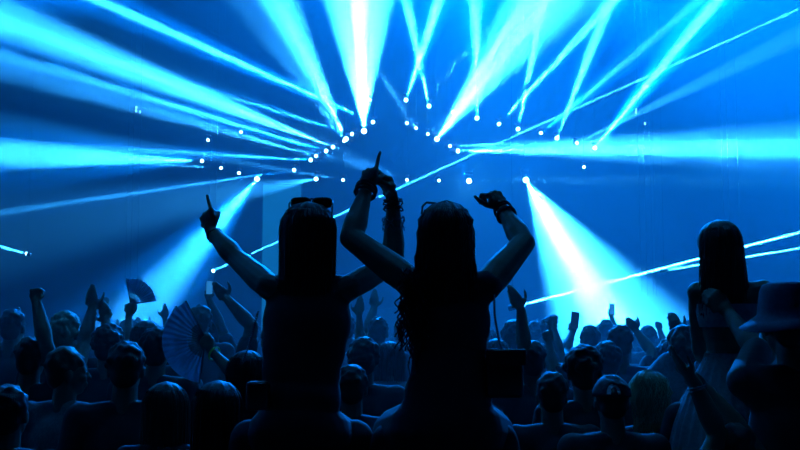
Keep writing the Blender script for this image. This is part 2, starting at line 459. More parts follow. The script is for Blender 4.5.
def cap_hat(J, s, parent, mat, backward=True):
    P, ax = skull(J, s); sg = -1 if backward else 1
    bm = bmesh.new(); N = 32; rows = []
    for k in range(9):
        b = k / 8 * PI / 2; rows.append([bm.verts.new(P(.091 * math.cos(b) * math.cos(a * 2 * PI / N), -.012 + .108 * math.cos(b) * math.sin(a * 2 * PI / N), .030 + .098 * math.sin(b))) for a in range(N)])
    for r0, r1 in zip(rows, rows[1:]):
        for j in range(N): bm.faces.new((r0[j], r0[(j + 1) % N], r1[(j + 1) % N], r1[j]))
    bmesh.ops.remove_doubles(bm, verts=bm.verts, dist=.0005)
    g = bmesh.ops.solidify(bm, geom=bm.faces[:], thickness=.003)
    c0 = obj('cap', bm, mat, parent); 
    bm = bmesh.new()
    top = []; bot = []
    for k in range(13):
        a = (k / 12 - .5) * 2.1; x = .088 * math.sin(a); y0 = .105 * math.cos(a)
        top.append((bm.verts.new(P(x, -.012 + sg * y0, .034)), bm.verts.new(P(x * 1.02, -.012 + sg * (y0 + .068 * math.cos(a * .85)), .020))))
    for p, q in zip(top, top[1:]): bm.faces.new((p[0], p[1], q[1], q[0]))
    bmesh.ops.solidify(bm, geom=bm.faces[:], thickness=.004)
    obj('brim', bm, mat, c0)
    if not backward:
        bm = bmesh.new(); fan_ = []
        for k in range(13):
            a = PI * k / 12; x = -.012 + .032 * math.cos(a); z = .045 + .046 * math.sin(a)
            b = math.asin(min(1, (z - .030) / .098)); rad = .1105 * math.cos(b); fan_.append(bm.verts.new(P(x, -.012 - math.sqrt(max(0, rad * rad - x * x)), z)))
        bm.faces.new(fan_); bmesh.ops.solidify(bm, geom=bm.faces[:], thickness=.003); o = obj('strap_opening', bm, M['pale'], c0); o['label'] = 'pale arch at the back of the cap'
    bm = bmesh.new(); ell(bm, P(0, -.012, .129), (.007 * s, .007 * s, .004 * s)); obj('button', bm, mat, c0)
    return c0
def bucket_hat(J, s, parent, mat, R=1.0):
    P, ax = skull(J, s); bm = bmesh.new(); N = 40; rows = []
    for r, z in ((.001, .150), (.05, .149), (.078, .140), (.088, .118), (.096, .060), (.099, .035), (.125, .015), (.158 * R, -.012), (.156 * R, -.015), (.120, .008), (.094, .030)):
        rows.append([bm.verts.new(P(r * math.cos(a * 2 * PI / N), -.008 + r * 1.1 * math.sin(a * 2 * PI / N), z + .006 * math.sin(3 * a * 2 * PI / N) * (r / .15) ** 3)) for a in range(N)])
    for r0, r1 in zip(rows, rows[1:]):
        for j in range(N): bm.faces.new((r0[j], r0[(j + 1) % N], r1[(j + 1) % N], r1[j]))
    bm.faces.new(rows[0])
    return obj('bucket_hat', bm, mat, parent)

def dress(J, B, s, t, shirt='black', trousers='denim', sleeves=.6, v=.014):
    bm = bmesh.new(); torso_mesh(bm, J, B, s, .012, True, True, sleeves); obj('shirt', bm, M[shirt], t, voxel=v, relax=3)
    bm = bmesh.new()
    torso_mesh(bm, J, B, s, .009, False, True); legs_mesh(bm, J, B, s, .012)
    obj('trousers', bm, M[trousers], t, voxel=v, relax=3)
    fd = J['fd']
    for q in 'LR':
        an = J['an' + q]; bm = bmesh.new()
        cap(bm, an - V(0, 0, .048 * s) - fd * .03 * s, an - V(0, 0, .058 * s) + fd * .16 * s, .042 * s, .032 * s); cap(bm, an, an - V(0, 0, .04 * s), .044 * s, .042 * s)
        obj('shoe', bm, M['black'], t, voxel=.014, relax=2)

def spectator(px, top, Y, label, B=None, hair='short', hm='hair_dark', turn=0, yaw=0, pitch=0, shirt='black', skin='skin', armL=None, armR=None, sleeves=.6, v=.008, group=None, lean=0, roll=0, hands=None, **kw):
    """one standing spectator whose crown is seen at (px, top), at depth Y; arm = (elbow px, py, sign, wrist px, py, sign, hand pose, fingers dx, dz, palm vector)"""
    B = B or MAL
    c = at(px, top, Y); H = c.z - .0 + (-.03 if hair in ('cap', 'bucket') else -.01)
    H = min(max(H, 1.45), 1.98)
    J, s = stand(c.x, Y, H, B, turn, lean)
    if hair == 'none': pass
    look(J, turn + yaw, pitch, roll)
    hp = ['relaxed', 'relaxed']
    for i, (q, a) in enumerate((('L', armL), ('R', armR))):
        if a is None: continue
        sh = J['sh' + q]
        sh += V(0, 0, .025 * s)                                     # a raised arm lifts its shoulder
        el = reach(sh, a[0], a[1], .29 * s, a[2]); wr = reach(el, a[3], a[4], .25 * s, a[5])
        J['el' + q] = el; J['wr' + q] = wr; hp[i] = a[6]
        if a[7] is not None: J['hd' + q] = V(a[7])
        J['pn' + q] = V(a[8]); J['ts' + q] = a[9] if len(a) > 9 else (1 if q == 'R' else -1)
    t = thing('person', label, 'person', (c.x, Y, 0), group)
    obj('body', body_mesh(J, B, s, hp), M[skin], t, voxel=v, relax=2)
    dress(J, B, s, t, shirt, sleeves=sleeves, trousers=kw.pop('trousers', 'denim'))
    eyes(t, J['head'], J['face'], J['crown'], s)
    if hair == 'short': hair_short(J, s, t, M[hm])
    elif hair == 'curly': hair_curly(J, s, t, M[hm], **kw)
    elif hair == 'long': hair_long(J, s, t, M[hm], **kw)
    elif hair == 'cap': hair_short(J, s * .97, t, M[hm]); cap_hat(J, s, t, M[kw.get('hat', 'black')], kw.get('backward', True))
    elif hair == 'bucket': hair_short(J, s * .97, t, M[hm]); bucket_hat(J, s, t, M[kw.get('hat', 'navy')], kw.get('R', 1))
    return t, J, s
# ------------------------------------------------------------------ the hall
M['concrete'] = principled('concrete floor', (.06, .06, .065), .7, noise=.25, nscale=3)
M['hall'] = principled('dark painted hall wall', (.015, .016, .02), .9, noise=.2, nscale=2)
M['deck'] = principled('stage deck', (.02, .02, .022), .6)
def slab(name, c, s, mat, kind='structure'):
    bm = bmesh.new(); box(bm, V(c), V(s)); o = obj(name, bm, M[mat], None, smooth=False); o['kind'] = kind; return o
slab('floor', (0, 16.5, -.1), (41, 41, .2), 'concrete')
slab('wall_back', (0, 36.8, 7.4), (41, .3, 15.2), 'hall')
slab('wall_left', (-20.4, 16.5, 7.4), (.3, 41, 15.2), 'hall')
slab('wall_right', (20.4, 16.5, 7.4), (.3, 41, 15.2), 'hall')
slab('ceiling', (0, 16.5, 15.1), (41, 41, .2), 'hall')
t = thing('stage', 'dark stage platform beyond the crowd, below the hanging lamps', 'stage', (0, 31, 0))
bm = bmesh.new(); box(bm, V(0, 31, .62), V(20, 6, 1.2)); obj('deck', bm, M['deck'], t, bevel=.02)
bm = bmesh.new(); box(bm, V(0, 29.9, 1.7), V(3.2, .9, 1.0)); obj('dj_booth', bm, M['deck'], t, bevel=.02)
# the pale hanging panel left of the stage middle
M['panel'] = glow('panel face', (.002, .08, .20), 1.0)
p = at(281, 270, 30.5); t = thing('display_screen', 'tall dim teal display panel behind the woman with sunglasses', 'panel', V(p.x, 30.5, 0))
top = at(284, 183, 30.5).z
bm = bmesh.new(); box(bm, V(p.x, 30.6, top / 2 + .64), V(1.22, .12, top - 1.28)); obj('panel_case', bm, M['plastic'], t, bevel=.02)
bm = bmesh.new(); box(bm, V(p.x, 30.53, top / 2 + .64), V(1.16, .02, top - 1.38)); obj('display_face', bm, M['panel'], t)
# ------------------------------------------------------------------ moving heads of the rig
M['lamp'] = glow('lamp lens', (.25, .75, 1.0), 12)
M['case'] = principled('lamp housing', (.03, .03, .035), .5)
def where(x, y):
    return ('far left' if x < 235 else 'left' if x < 335 else 'middle left' if x < 395 else 'middle right' if x < 455 else 'right' if x < 545 else 'far right')
seen = {}
for k, ((p, d, r), b) in enumerate(zip(BEAM_OBJECTS, BEAMS)):
    x, y = b[0], b[1]; a = math.degrees(math.atan2(y - b[3], b[2] - x))
    way = ('right', 'up right', 'up', 'up left', 'left', 'down left', 'down', 'down right')[int(((a + 22.5) % 360) // 45)]
    size = 'glaring' if b[7] >= 3 else 'bright' if b[7] > 1.9 else 'small dim'
    row = 'upper' if y < 126 else 'middle' if y < 156 else 'lower'
    lab = f'{size} moving head lamp, {where(x, y)}, {row} row, beam going {way}'
    key = lab; seen[key] = seen.get(key, 0) + 1
    if seen[key] > 1: lab = f'{size} moving head lamp, {where(x, y)}, {row} row, number {seen[key]} inward, beam {way}'
    t = thing('moving_head', lab, 'stage light', p, 'moving head lamps of the rig')
    R = max(r, .045); ax = frame(d, V(1, 0, .01)); sc = min(1, R / .075)
    bm = bmesh.new(); cyl(bm, p - d * .32 * sc, p - d * .02, R * 1.0, R * 1.12, 20); obj('lamp_head', bm, M['case'], t, bevel=.01)
    bm = bmesh.new(); cyl(bm, p - d * .015, p + d * .012, R * .98, R * .98, 24); ell(bm, p + d * .008, (R * .95, R * .95, R * .3), ax); obj('lens', bm, M['lamp'], t)
    c = p - d * .17 * sc
    for g in (-1, 1):
        bm = bmesh.new(); box(bm, c + V(g * (R * 1.25), 0, .08 * sc), V(.018, .05, .24 * sc)); obj('yoke_arm', bm, M['case'], t)
    bm = bmesh.new(); box(bm, c + V(0, 0, .24 * sc), V(R * 2.8, .14, .09 * sc)); obj('base_box', bm, M['case'], t)
    bm = bmesh.new(); cyl(bm, c + V(0, 0, .26 * sc), V(c.x, c.y, 15.0), .006, seg=6); obj('hanging_wire', bm, M['case'], t)
# speaker gear hung high at both sides; glowing facets added for its highlights
for (x, y, lab, pts) in ((139, 108, 'small hanging speakers with glowing highlights at the upper left', ((136.5, 107.5), (136, 110.8), (140.4, 111.8))), (636, 110, 'small hanging speakers with glowing highlights at the upper right', ((636.4, 109.5), (636, 112.5), (645, 123.5)))):
    p = at(x, y, 28); t = thing('speaker_cluster', lab, 'stage light', p)
    bm = bmesh.new(); box(bm, p + V(.05, 0, .0), V(.30, .05, .02)); cyl(bm, p + V(.05, 0, 0), V(p.x + .05, p.y, 15), .006, seg=6); obj('bracket', bm, M['case'], t)
    for q in pts:
        c = at(q[0], q[1], 27.95); bm = bmesh.new(); box(bm, c, V(.045, .03, .07)); obj('highlight_face', bm, glow('highlight', (.2, .65, 1), 2), t)
# hanging chains, seen as faint upright lines
for x, Y in ((124, 26), (129, 26), (136, 26), (208, 27), (214, 27), (642, 26), (648, 26), (654, 26), (657, 27), (727, 25), (733, 25), (743, 25)):
    p = at(x, 320, Y); bm = bmesh.new(); cyl(bm, V(p.x, Y, 2.5), V(p.x, Y, 15), .009, seg=6)
    side = 'left' if x < 300 else 'right'
    tag(obj('hanging_cable', bm, M['steel'], None), f'thin upright steel cable hanging in the haze at the {side}', 'cable', f'upright cables at the {side}')
# lasers: a small projector each; its thin ray is real light in the haze
for (x, y, Y, tx, ty, Y2, size, ang, L) in LASERS:
    p = at(x, y, Y); q = at(tx, ty, Y2)
    if x < 0: p, q = q, p
    d = (q - p).normalized()
    vis = x if x >= 0 else tx
    t = thing('laser_projector', {215: 'tiny laser projector behind the raised arm of the woman with sunglasses', 518: 'laser projector in the crowd haze sending the thick ray to the right', 668: 'small laser projector left of the long-haired woman in the bandeau top', -20: 'laser projector at the far left edge with a short ray'}[x], 'laser', p)
    bm = bmesh.new(); box(bm, p - d * .06, V(.05, .10, .05), frame(d, V(1, 0, .01)) @ Matrix.Rotation(PI / 2, 3, 'X')); obj('laser_case', bm, M['case'], t, bevel=.005)
    bm = bmesh.new(); ell(bm, p - d * .04, (.0018 * Y,) * 3); obj('aperture', bm, M['lamp'], t)
    bm = bmesh.new(); cyl(bm, p - d * .06 + V(0, 0, .02), V(p.x, p.y, 15), .0012, .0012, 6); obj('hanging_wire', bm, M['case'], t)
    o = p + d * .02
    collimated('laser_light', o, q, size, ang, L)
CURL['pinch'] = [(55, 60, 30), (70, 85, 50), (80, 90, 55), (82, 92, 55)]
# ------------------------------------------------------------------ the three women carried on shoulders
def bearer(x, Y, H, label):
    J, s = stand(x, Y, H, MAL)
    for q, g in (('L', -1), ('R', 1)):                      # hands hold the rider's shins against the chest
        J['el' + q] = J['sh' + q] + V(g * .07, .06, -.27) * s
        J['wr' + q] = V(x + g * .15, Y + .24, J['sh' + q].z - .22); J['hd' + q] = V(-g * .5, .35, .2); J['pn' + q] = V(-g * .6, -.6, 0)
    t = thing('person', label, 'person', (x, Y, 0), 'men carrying women on their shoulders')
    obj('body', body_mesh(J, MAL, s, ('hold', 'hold')), M['skin'], t, voxel=.011, relax=2)
    dress(J, MAL, s, t, 'black'); hair_short(J, s, t, M['hair_dark']); eyes(t, J['head'], J['face'], J['crown'], s)
def rider_legs(J, Y, s, w=.15):
    p = J['pelvis']
    for q, g in (('L', -1), ('R', 1)):
        J['hip' + q] = p + V(g * .09, .0, -.03) * s
        J['kn' + q] = p + V(g * w, .36, -.10) * s
        J['an' + q] = p + V(g * w * .9, .33, -.50) * s
    J['fd'] = V(0, 1, 0)
def seated(pxs, Y, s, B, w=.15):
    J = {k: at(x, y, Y + d) for k, (x, y, d) in pxs.items()}
    rider_legs(J, Y, s, w); look(J); return J
def shorts(J, B, s, t, mat, g=.014):
    bm = bmesh.new(); torso_mesh(bm, J, B, s, g, False, True)
    for q in 'LR': cap(bm, J['hip' + q], J['hip' + q].lerp(J['kn' + q], .65), B['th'][0] * s + g, B['th'][0] * .9 * s + g)
    return obj('shorts', bm, mat, t, voxel=.010, relax=3)
def shirt(J, B, s, t, mat, g, sleeves, name='shirt', hem=0):
    bm = bmesh.new(); torso_mesh(bm, J, B, s, g, True, True, sleeves)
    return obj(name, bm, mat, t, voxel=.009, relax=14)
def bands(t, a, b, n, R, r, mat, name='bracelet', label=None, wob=.0, gap=.010, start=.03):
    d = (b - a).normalized(); ax0 = d.to_track_quat('Z', 'Y').to_matrix()
    for k in range(n):
        bm = bmesh.new(); ax = ax0 @ Matrix.Rotation(random.uniform(-.25, .25), 3, 'X')
        torus(bm, a + d * (start + gap * k), ax, R * random.uniform(1, 1.25), r * random.uniform(.8, 1.3), wob=wob)
        o = obj(name, bm, mat, t)
        if label: o['label'] = label

# woman with sunglasses pushed up, left
Y = 3.6; s = .95; B = dict(FEM); B['ua'] = (.049, .040); B['fa'] = (.041, .024)
J = seated(dict(head=(308, 237, 0), neck=(308, 281, 0), chest=(307, 322, .01), waist=(301, 372, 0), pelvis=(299, 425, 0), shL=(268, 286, 0), shR=(350, 287, 0)), Y, s, B)
J['elL'] = reach(J['shL'], 237, 259, .275, 1); J['wrL'] = reach(J['elL'], 211, 231, .235, 1)
J['hdL'] = V(-.30, .25, .95); J['pnL'] = V(.55, .8, -.1); J['tsL'] = -1
J['elR'] = reach(J['shR'], 394, 262, .275, 1); J['wrR'] = reach(J['elR'], 393, 198, .235, 1)
J['hdR'] = V(-.35, .1, 1); J['pnR'] = V(-.8, -.5, 0); J['tsR'] = 1
t = thing('person', 'woman riding on shoulders with sunglasses on her head, left arm pointing up, seen from behind', 'person', (J['pelvis'].x, Y, J['pelvis'].z), 'women raised above the crowd')
womanA = t; JA = J
obj('body', body_mesh(J, B, s, ('point', 'hold')), M['skin'], t, voxel=.0045, relax=2)
B2 = dict(B); B2['shr'] = .034; B2['chest'] = (.158, .105, .16); B2['waist'] = (.138, .09, .14); shirt(J, B2, s, t, M['black'], .012, 0); shorts(J, B, s, t, M['black']); eyes(t, J['head'], J['face'], J['crown'], s)
hair_long(J, s, t, M['hair_dark'], length=.42, half=.103, low=.083, deep=.05, stray=.006, strands=110)
bands(t, J['wrR'], J['elR'], 4, .030, .0035, M['black'], label='chunky dark beaded bracelet', wob=.004, gap=.012, start=.0)
bands(t, J['wrR'], J['elR'], 3, .038, .002, M['bead'], label='loose thin bangle with dangling loops', wob=.012, gap=.018, start=.07)
bands(t, J['wrL'], J['elL'], 2, .028, .0025, M['black'], label='thin dark cord bracelet', wob=.002)
bearer(J['pelvis'].x, Y + .12, 1.74, 'man hidden beneath the woman with sunglasses, carrying her on his shoulders')

# her sunglasses, resting on the crown
def sunglasses(c, w):
    t = thing('sunglasses', 'dark framed sunglasses pushed up on top of the long-haired woman\'s head', 'sunglasses', c)
    for g in (-1, 1):
        bm = bmesh.new(); ax = frame(V(0, .6, .8), V(1, 0, 0))
        N = 20; pts = []
        for k in range(N):
            a = k * 2 * PI / N; pts.append(c + V(g * w * .50, .035, -.006) + ax @ V(w * .46 * abs(math.cos(a)) ** .7 * (1 if math.cos(a) > 0 else -1), .026 * abs(math.sin(a)) ** .7 * (1 if math.sin(a) > 0 else -1), 0))
        tube(bm, pts, .0032, 6, True); obj('frame_rim', bm, M['plastic'], t)
        bm = bmesh.new(); f = [bm.verts.new(p) for p in pts]; bm.faces.new(f); bmesh.ops.solidify(bm, geom=bm.faces[:], thickness=.002); obj('lens', bm, M['lens'], t)
        bm = bmesh.new(); tube(bm, [c + V(g * w * .97, .035, .002), c + V(g * w * 1.0, .0, -.012), c + V(g * w * .98, -.03, -.060), c + V(g * w * .93, -.045, -.085)], .0033, 6)
        obj('temple', bm, M['plastic'], t)
    bm = bmesh.new(); tube(bm, [c + V(-w * .12, .035, .004), c + V(0, .037, .010), c + V(w * .12, .035, .004)], .0035); obj('bridge', bm, M['plastic'], t)
sunglasses(at(311, 200, Y - .02), .078)

# woman in the middle
Y = 3.5; s = .95; B = dict(FEM); B['ua'] = (.056, .044); B['fa'] = (.043, .025)
J = seated(dict(head=(446, 237, 0), neck=(447, 281, 0), chest=(450, 322, .01), waist=(450, 372, 0), pelvis=(446, 422, 0), shL=(409, 281, 0), shR=(487, 285, 0)), Y, s, B, .21)
J['elL'] = reach(J['shL'], 351, 238, .275, 1); J['wrL'] = reach(J['elL'], 366, 190, .235, 1)
J['hdL'] = V(.22, .1, 1); J['pnL'] = V(.6, .7, -.1); J['tsL'] = -1
J['elR'] = reach(J['shR'], 524, 243, .275, 1); J['wrR'] = reach(J['elR'], 503, 210, .235, 1)
J['hdR'] = V(-.5, .15, .9); J['pnR'] = V(-.5, .8, -.3); J['tsR'] = 1
t = thing('person', 'woman riding on shoulders with both arms bent overhead and stacked bracelets, seen from behind', 'person', (J['pelvis'].x, Y, J['pelvis'].z), 'women raised above the crowd')
womanB = t; JB = J
obj('body', body_mesh(J, B, s, ('point', 'pinch')), M['skin'], t, voxel=.0045, relax=2)
shirt(J, B, s, t, M['black'], .010, 0, 'top'); shorts(J, B, s, t, M['black'], .03); eyes(t, J['head'], J['face'], J['crown'], s)
hair_long(J, s, t, M['hair_dark'], length=.50, half=.098, low=.120, deep=.05, stray=.004, strands=110, wave=.003, curl=.004)
# the curly ends at her side
bm = bmesh.new()
for k in range(46):
    a = at(random.uniform(404, 424), random.uniform(268, 292), Y - random.uniform(.07, .11)); L = random.uniform(.14, .25); ph = random.uniform(0, 6.28); dx = random.uniform(-.035, .01)
    tube(bm, [a + V(dx * i / 22 + .009 * math.cos(ph + i * .95), .009 * math.sin(ph + i * .95), -L * i / 22) for i in range(23)], .0028, 5)
obj('hair_curls', bm, M['hair_dark'], t)
# a headband loop over the hair
bm = bmesh.new(); c = at(428, 208, Y); tube(bm, [c + V(-.022, 0, -.022), c + V(-.020, -.01, .004), c + V(-.006, -.012, .018), c + V(.02, -.012, .016), c + V(.045, -.01, .010)], .0045); obj('hair_tie', bm, M['plastic'], t)
bands(t, J['wrL'], J['elL'], 3, .033, .006, M['black'], label='thick dark cuff bracelet', wob=.002, gap=.011, start=-.005)
bands(t, J['wrR'], J['elR'], 6, .030, .004, M['black'], label='knotted dark festival wristband', wob=.004, gap=.010, start=-.01)
bearer(J['pelvis'].x, Y + .12, 1.74, 'man in black beneath the middle woman, carrying her on his shoulders')

# her bag on a chain
def chain(name, pts, r, mat, label, cat, n=40, parent=None):
    bm = bmesh.new(); L = [0]
    for a, b in zip(pts, pts[1:]): L.append(L[-1] + (b - a).length)
    for k in range(n):
        d = L[-1] * k / (n - 1); i = max(j for j in range(len(L) - 1) if L[j] <= d + 1e-9); q = (d - L[i]) / (L[i + 1] - L[i])
        ell(bm, pts[i].lerp(pts[i + 1], q), (r, r, r), None, 8, 6)
    return obj(name, bm, mat, parent)
c = at(504, 371, Y - .06)
bag = thing('shoulder_bag', 'black flap handbag on a bead chain at the hip of the middle woman', 'bag', c + V(0, 0, -.09))
bm = bmesh.new(); box(bm, c + V(0, 0, -.015), (.125, .075, .15)); obj('bag_body', bm, M['plastic'], bag, bevel=.014)
bm = bmesh.new(); box(bm, c + V(.004, -.030, .048), (.134, .035, .055)); box(bm, c + V(.004, 0, .066), (.134, .09, .014)); obj('flap', bm, M['black'], bag, bevel=.008)
chain('chain', [at(494, 296, Y - .09), at(495, 318, Y - .10), at(499, 340, Y - .08), at(504, 356, Y - .07)], .0045, M['bead'], '', '', 30, bag)
# bead strap of the bag beside the woman with sunglasses
c = at(258, 384, 3.50)
bag = thing('bead_bag', 'small dark bag on a beaded strap left of the woman with sunglasses', 'bag', c)
bm = bmesh.new(); box(bm, c + V(0, 0, -.04), (.08, .05, .10)); obj('bag_body', bm, M['plastic'], bag, bevel=.014)
chain('bead_strap', [at(258, 312, 3.5), at(254, 326, 3.5), at(249, 345, 3.5), at(243, 362, 3.53)], .0045, M['bead'], '', '', 26, bag)

# woman on the right in a bandeau top and a pleated skirt
Y = 4.4; s = .95; B = dict(FEM)
J = seated(dict(head=(720, 249, 0), neck=(727, 287, 0), chest=(731, 318, .01), waist=(731, 345, 0), pelvis=(731, 388, 0), shL=(698, 292, 0), shR=(763, 290, 0)), Y, s, B, .08)
look(J, .12, 0, -.06)
J['elL'] = reach(J['shL'], 699, 350, .275, 1); J['wrL'] = reach(J['elL'], 716, 374, .235, 1)
J['elR'] = reach(J['shR'], 772, 348, .275, 1); J['wrR'] = reach(J['elR'], 757, 372, .235, 1)
for q, g in (('L', 1), ('R', -1)): J['hd' + q] = V(g * .3, .8, -.2); J['pn' + q] = V(0, -.2, -1)
t = thing('person', 'long-haired woman on shoulders in pale bandeau top and pleated skirt, bare waist', 'person', (J['pelvis'].x, Y, J['pelvis'].z), 'women raised above the crowd')
obj('body', body_mesh(J, B, s), M['skin'], t, voxel=.006, relax=2); eyes(t, J['head'], J['face'], J['crown'], s)
hair_long(J, s, t, M['hair_brown'], length=.30, half=.096, low=.115, deep=.06, stray=.003)
def around(name, rows, mat, parent, pleats=0, depth=.0):
    bm = bmesh.new(); N = 120; rr = []
    for i, (c, a, b) in enumerate(rows):
        k = i / (len(rows) - 1)
        rr.append([bm.verts.new(c + V((a + depth * k * math.sin(pleats * j * 2 * PI / N)) * math.cos(j * 2 * PI / N), (b + depth * k * math.sin(pleats * j * 2 * PI / N)) * math.sin(j * 2 * PI / N), 0)) for j in range(N)])
    for r0, r1 in zip(rr, rr[1:]):
        for j in range(N): bm.faces.new((r0[j], r0[(j + 1) % N], r1[(j + 1) % N], r1[j]))
    bmesh.ops.solidify(bm, geom=bm.faces[:], thickness=.003)
    return obj(name, bm, mat, parent)
around('bandeau_top', [(at(729, 304, Y), .150, .108), (at(730, 312, Y), .152, .116), (at(731, 320, Y), .146, .112), (at(731, 327, Y), .135, .105)], M['pale'], t)
around('skirt', [(at(731, 353, Y), .112, .085), (at(731, 360, Y), .121, .094), (at(731, 380, Y), .165, .14), (at(731, 400, Y), .20, .19), (at(731, 425, Y), .235, .24), (at(732, 460, Y), .27, .29), (at(732, 480, Y), .28, .30)], M['pale'], t, 26, .014)
bearer(J['pelvis'].x, Y + .13, 1.74, 'man beneath the pleated skirt, carrying the woman in the bandeau top')
# ------------------------------------------------------------------ the spectators one can tell apart, nearest first
def fan(name, pv, ax, R, a0, a1, n, label, mat):
    "folding hand fan: pivot pv, leaf in the x-z plane of ax, from angle a0 to a1"
    t = thing('hand_fan', label, 'hand fan', pv); bm = bmesh.new(); rr = [[], [], []]
    N = n * 2
    for k in range(N + 1):
        a = math.radians(a0 + (a1 - a0) * k / N); z = .004 * (1 if k % 2 else -1)
        for i, r in enumerate((R * .42, R * .72, R)): rr[i].append(bm.verts.new(pv + ax @ V(r * math.cos(a), z * (i + 1) / 2, r * math.sin(a))))
    for r0, r1 in zip(rr, rr[1:]):
        for k in range(N): bm.faces.new((r0[k], r0[k + 1], r1[k + 1], r1[k]))
    bmesh.ops.solidify(bm, geom=bm.faces[:], thickness=.001)
    obj('leaf', bm, M[mat], t, smooth=False)
    for k in range(0, n + 1, 1):
        a = math.radians(a0 + (a1 - a0) * k / n); bm = bmesh.new()
        d = ax @ V(math.cos(a), 0, math.sin(a)); g = k in (0, n)
        box(bm, pv + d * R * (.5 if g else .36), (R * (1.04 if g else .78), .003, .009 if g else .005), frame(d.cross(ax @ V(0, 1, 0)), d) @ Matrix.Identity(3))
        obj('guard_stick' if g else 'stick', bm, M['plastic'], t)
    return t
def phone(c, ax, label, lit, sc=1.0):
    t = thing('smartphone', label, 'phone', c)
    bm = bmesh.new(); box(bm, c, (.074 * sc, .009, .152 * sc), ax); obj('phone_body', bm, M['plastic'], t, bevel=.004)
    bm = bmesh.new(); box(bm, c - ax @ V(0, .0052, 0), (.067 * sc, .001, .143 * sc), ax); obj('screen', bm, lit, t)
    bm = bmesh.new()
    for k in range(2): cyl(bm, c + ax @ V(-.018 * sc, .0045, .055 * sc - k * .022), c + ax @ V(-.018 * sc, .008, .055 * sc - k * .022), .007)
    obj('camera_bump', bm, M['lens'], t)
    return t
M['screen_dim'] = glow('dim phone screen', (.02, .12, .35), .06)
M['screen_lit'] = glow('lit phone screen', (.03, .3, .8), .4)
SK = 'skin'
def sp(*a, **k): return spectator(*a, **k)
# left of the two women
sp(126, 343, 4.55, 'broad person with cropped hair in dark jacket, in front at the left', shirt='black', turn=.1)
sp(66, 348, 4.9, 'man turned to the right in a light shirt with dark backpack strap', yaw=-.9, turn=-.25, shirt='grey', hm='hair_brown')
sp(8, 386, 3.9, 'person cut by the left edge of the picture, grey top', shirt='grey')
sp(165, 384, 4.2, 'long-haired woman low in front at the left, beside the person in dark jacket', B=FEM, hair='long', hm='hair_brown', length=.32)
sp(217, 383, 3.85, 'long-haired woman low in front, next to the woman with sunglasses', B=FEM, hair='long', hm='hair_dark', length=.36, shirt='navy')
sp(12, 310, 7.4, 'man with lit short hair at the left edge, behind the raised fist', hm='hair_dark')
sp(64, 314, 6.6, 'person with tightly braided hair shining in the stage light', hair='curly', hm='hair_blond')
sp(30, 338, 5.6, 'person at the left raising one closed fist straight up', armR=(43, 336, 1, 37, 304, 1, 'fist', (-.1, .1, 1), (0, 1, 0)), sleeves=.3)
sp(108, 326, 6.2, 'person at the left raising both open hands with spread fingers', hair='curly', armL=(84, 345, 1, 92, 309, 1, 'open', (-.15, .2, 1), (0, 1, 0)), armR=(116, 345, 1, 108, 322, 1, 'open', (-.35, .3, .8), (0, 1, 0)), sleeves=.3)
t, J, s = sp(146, 322, 6.8, 'woman at the left holding a small open fan above her head', B=FEM, hair='long', length=.25, armL=(128, 343, 1, 129, 316, 1, 'fist', (.05, .2, 1), (0, 1, 0)))
fan('small', J['wrL'] + V(.0, .03, .085), Matrix.Identity(3), .185, 8, 100, 12, 'small folding fan held up above the crowd at the left', 'paper')
t, J, s = sp(246, 352, 5.2, 'woman holding up a large open fan, bright wristband on her arm', B=FEM, hair='long', length=.3, armL=(237, 378, 1, 211, 350, 1, 'hold', (-.5, .2, .8), (0, 1, 0)))
bands(t, J['wrL'], J['elL'], 1, .031, .005, M['lime'], label='lime green wristband', start=.03)
fan('large', J['wrL'] + V(-.035, .03, .055), Matrix.Rotation(.25, 3, 'Z'), .235, 118, 262, 16, 'large pleated folding fan, open downward left, above the long-haired women', 'paper')
sp(156, 330, 5.9, 'round-headed person with dark hair under the small fan', hair='curly')
sp(200, 306, 8.2, 'person behind the large fan, looking to the stage', hm='hair_brown')
sp(274, 322, 6.6, 'person in front of the stage partly behind the arm of the woman with sunglasses', armL=(253, 320, 1, 228, 300, 1, 'open', (-.6, .2, .6), (0, 1, 0)))
t, J, s = sp(212, 322, 9.0, 'person in the dark middle left holding a lit phone above the heads', armR=(219, 322, 1, 209, 299, 1, 'hold', (-.1, .2, 1), (0, 1, 0)))
phone(J['wrR'] + V(0, -.01, .11), Matrix.Identity(3), 'glowing phone held up in the dark crowd left of the woman with sunglasses', M['screen_lit'], .8)
# between the two women
sp(364, 340, 5.9, 'person with round dark hair seen between the two women on shoulders', hair='curly')
sp(352, 366, 5.0, 'dark-haired person low between the two women, close to the left one', shirt='navy')
sp(390, 343, 6.9, 'person close to the elbow of the middle woman, left of her curls', B=FEM, hair='long', length=.2, shirt='grey')
sp(346, 316, 9.5, 'person further back seen just right of the woman with sunglasses', shirt='grey')
sp(378, 318, 8.5, 'spectator further back with one hand up between the two women', armL=(368, 330, 1, 374, 308, 1, 'open', (0, .2, 1), (0, 1, 0)))
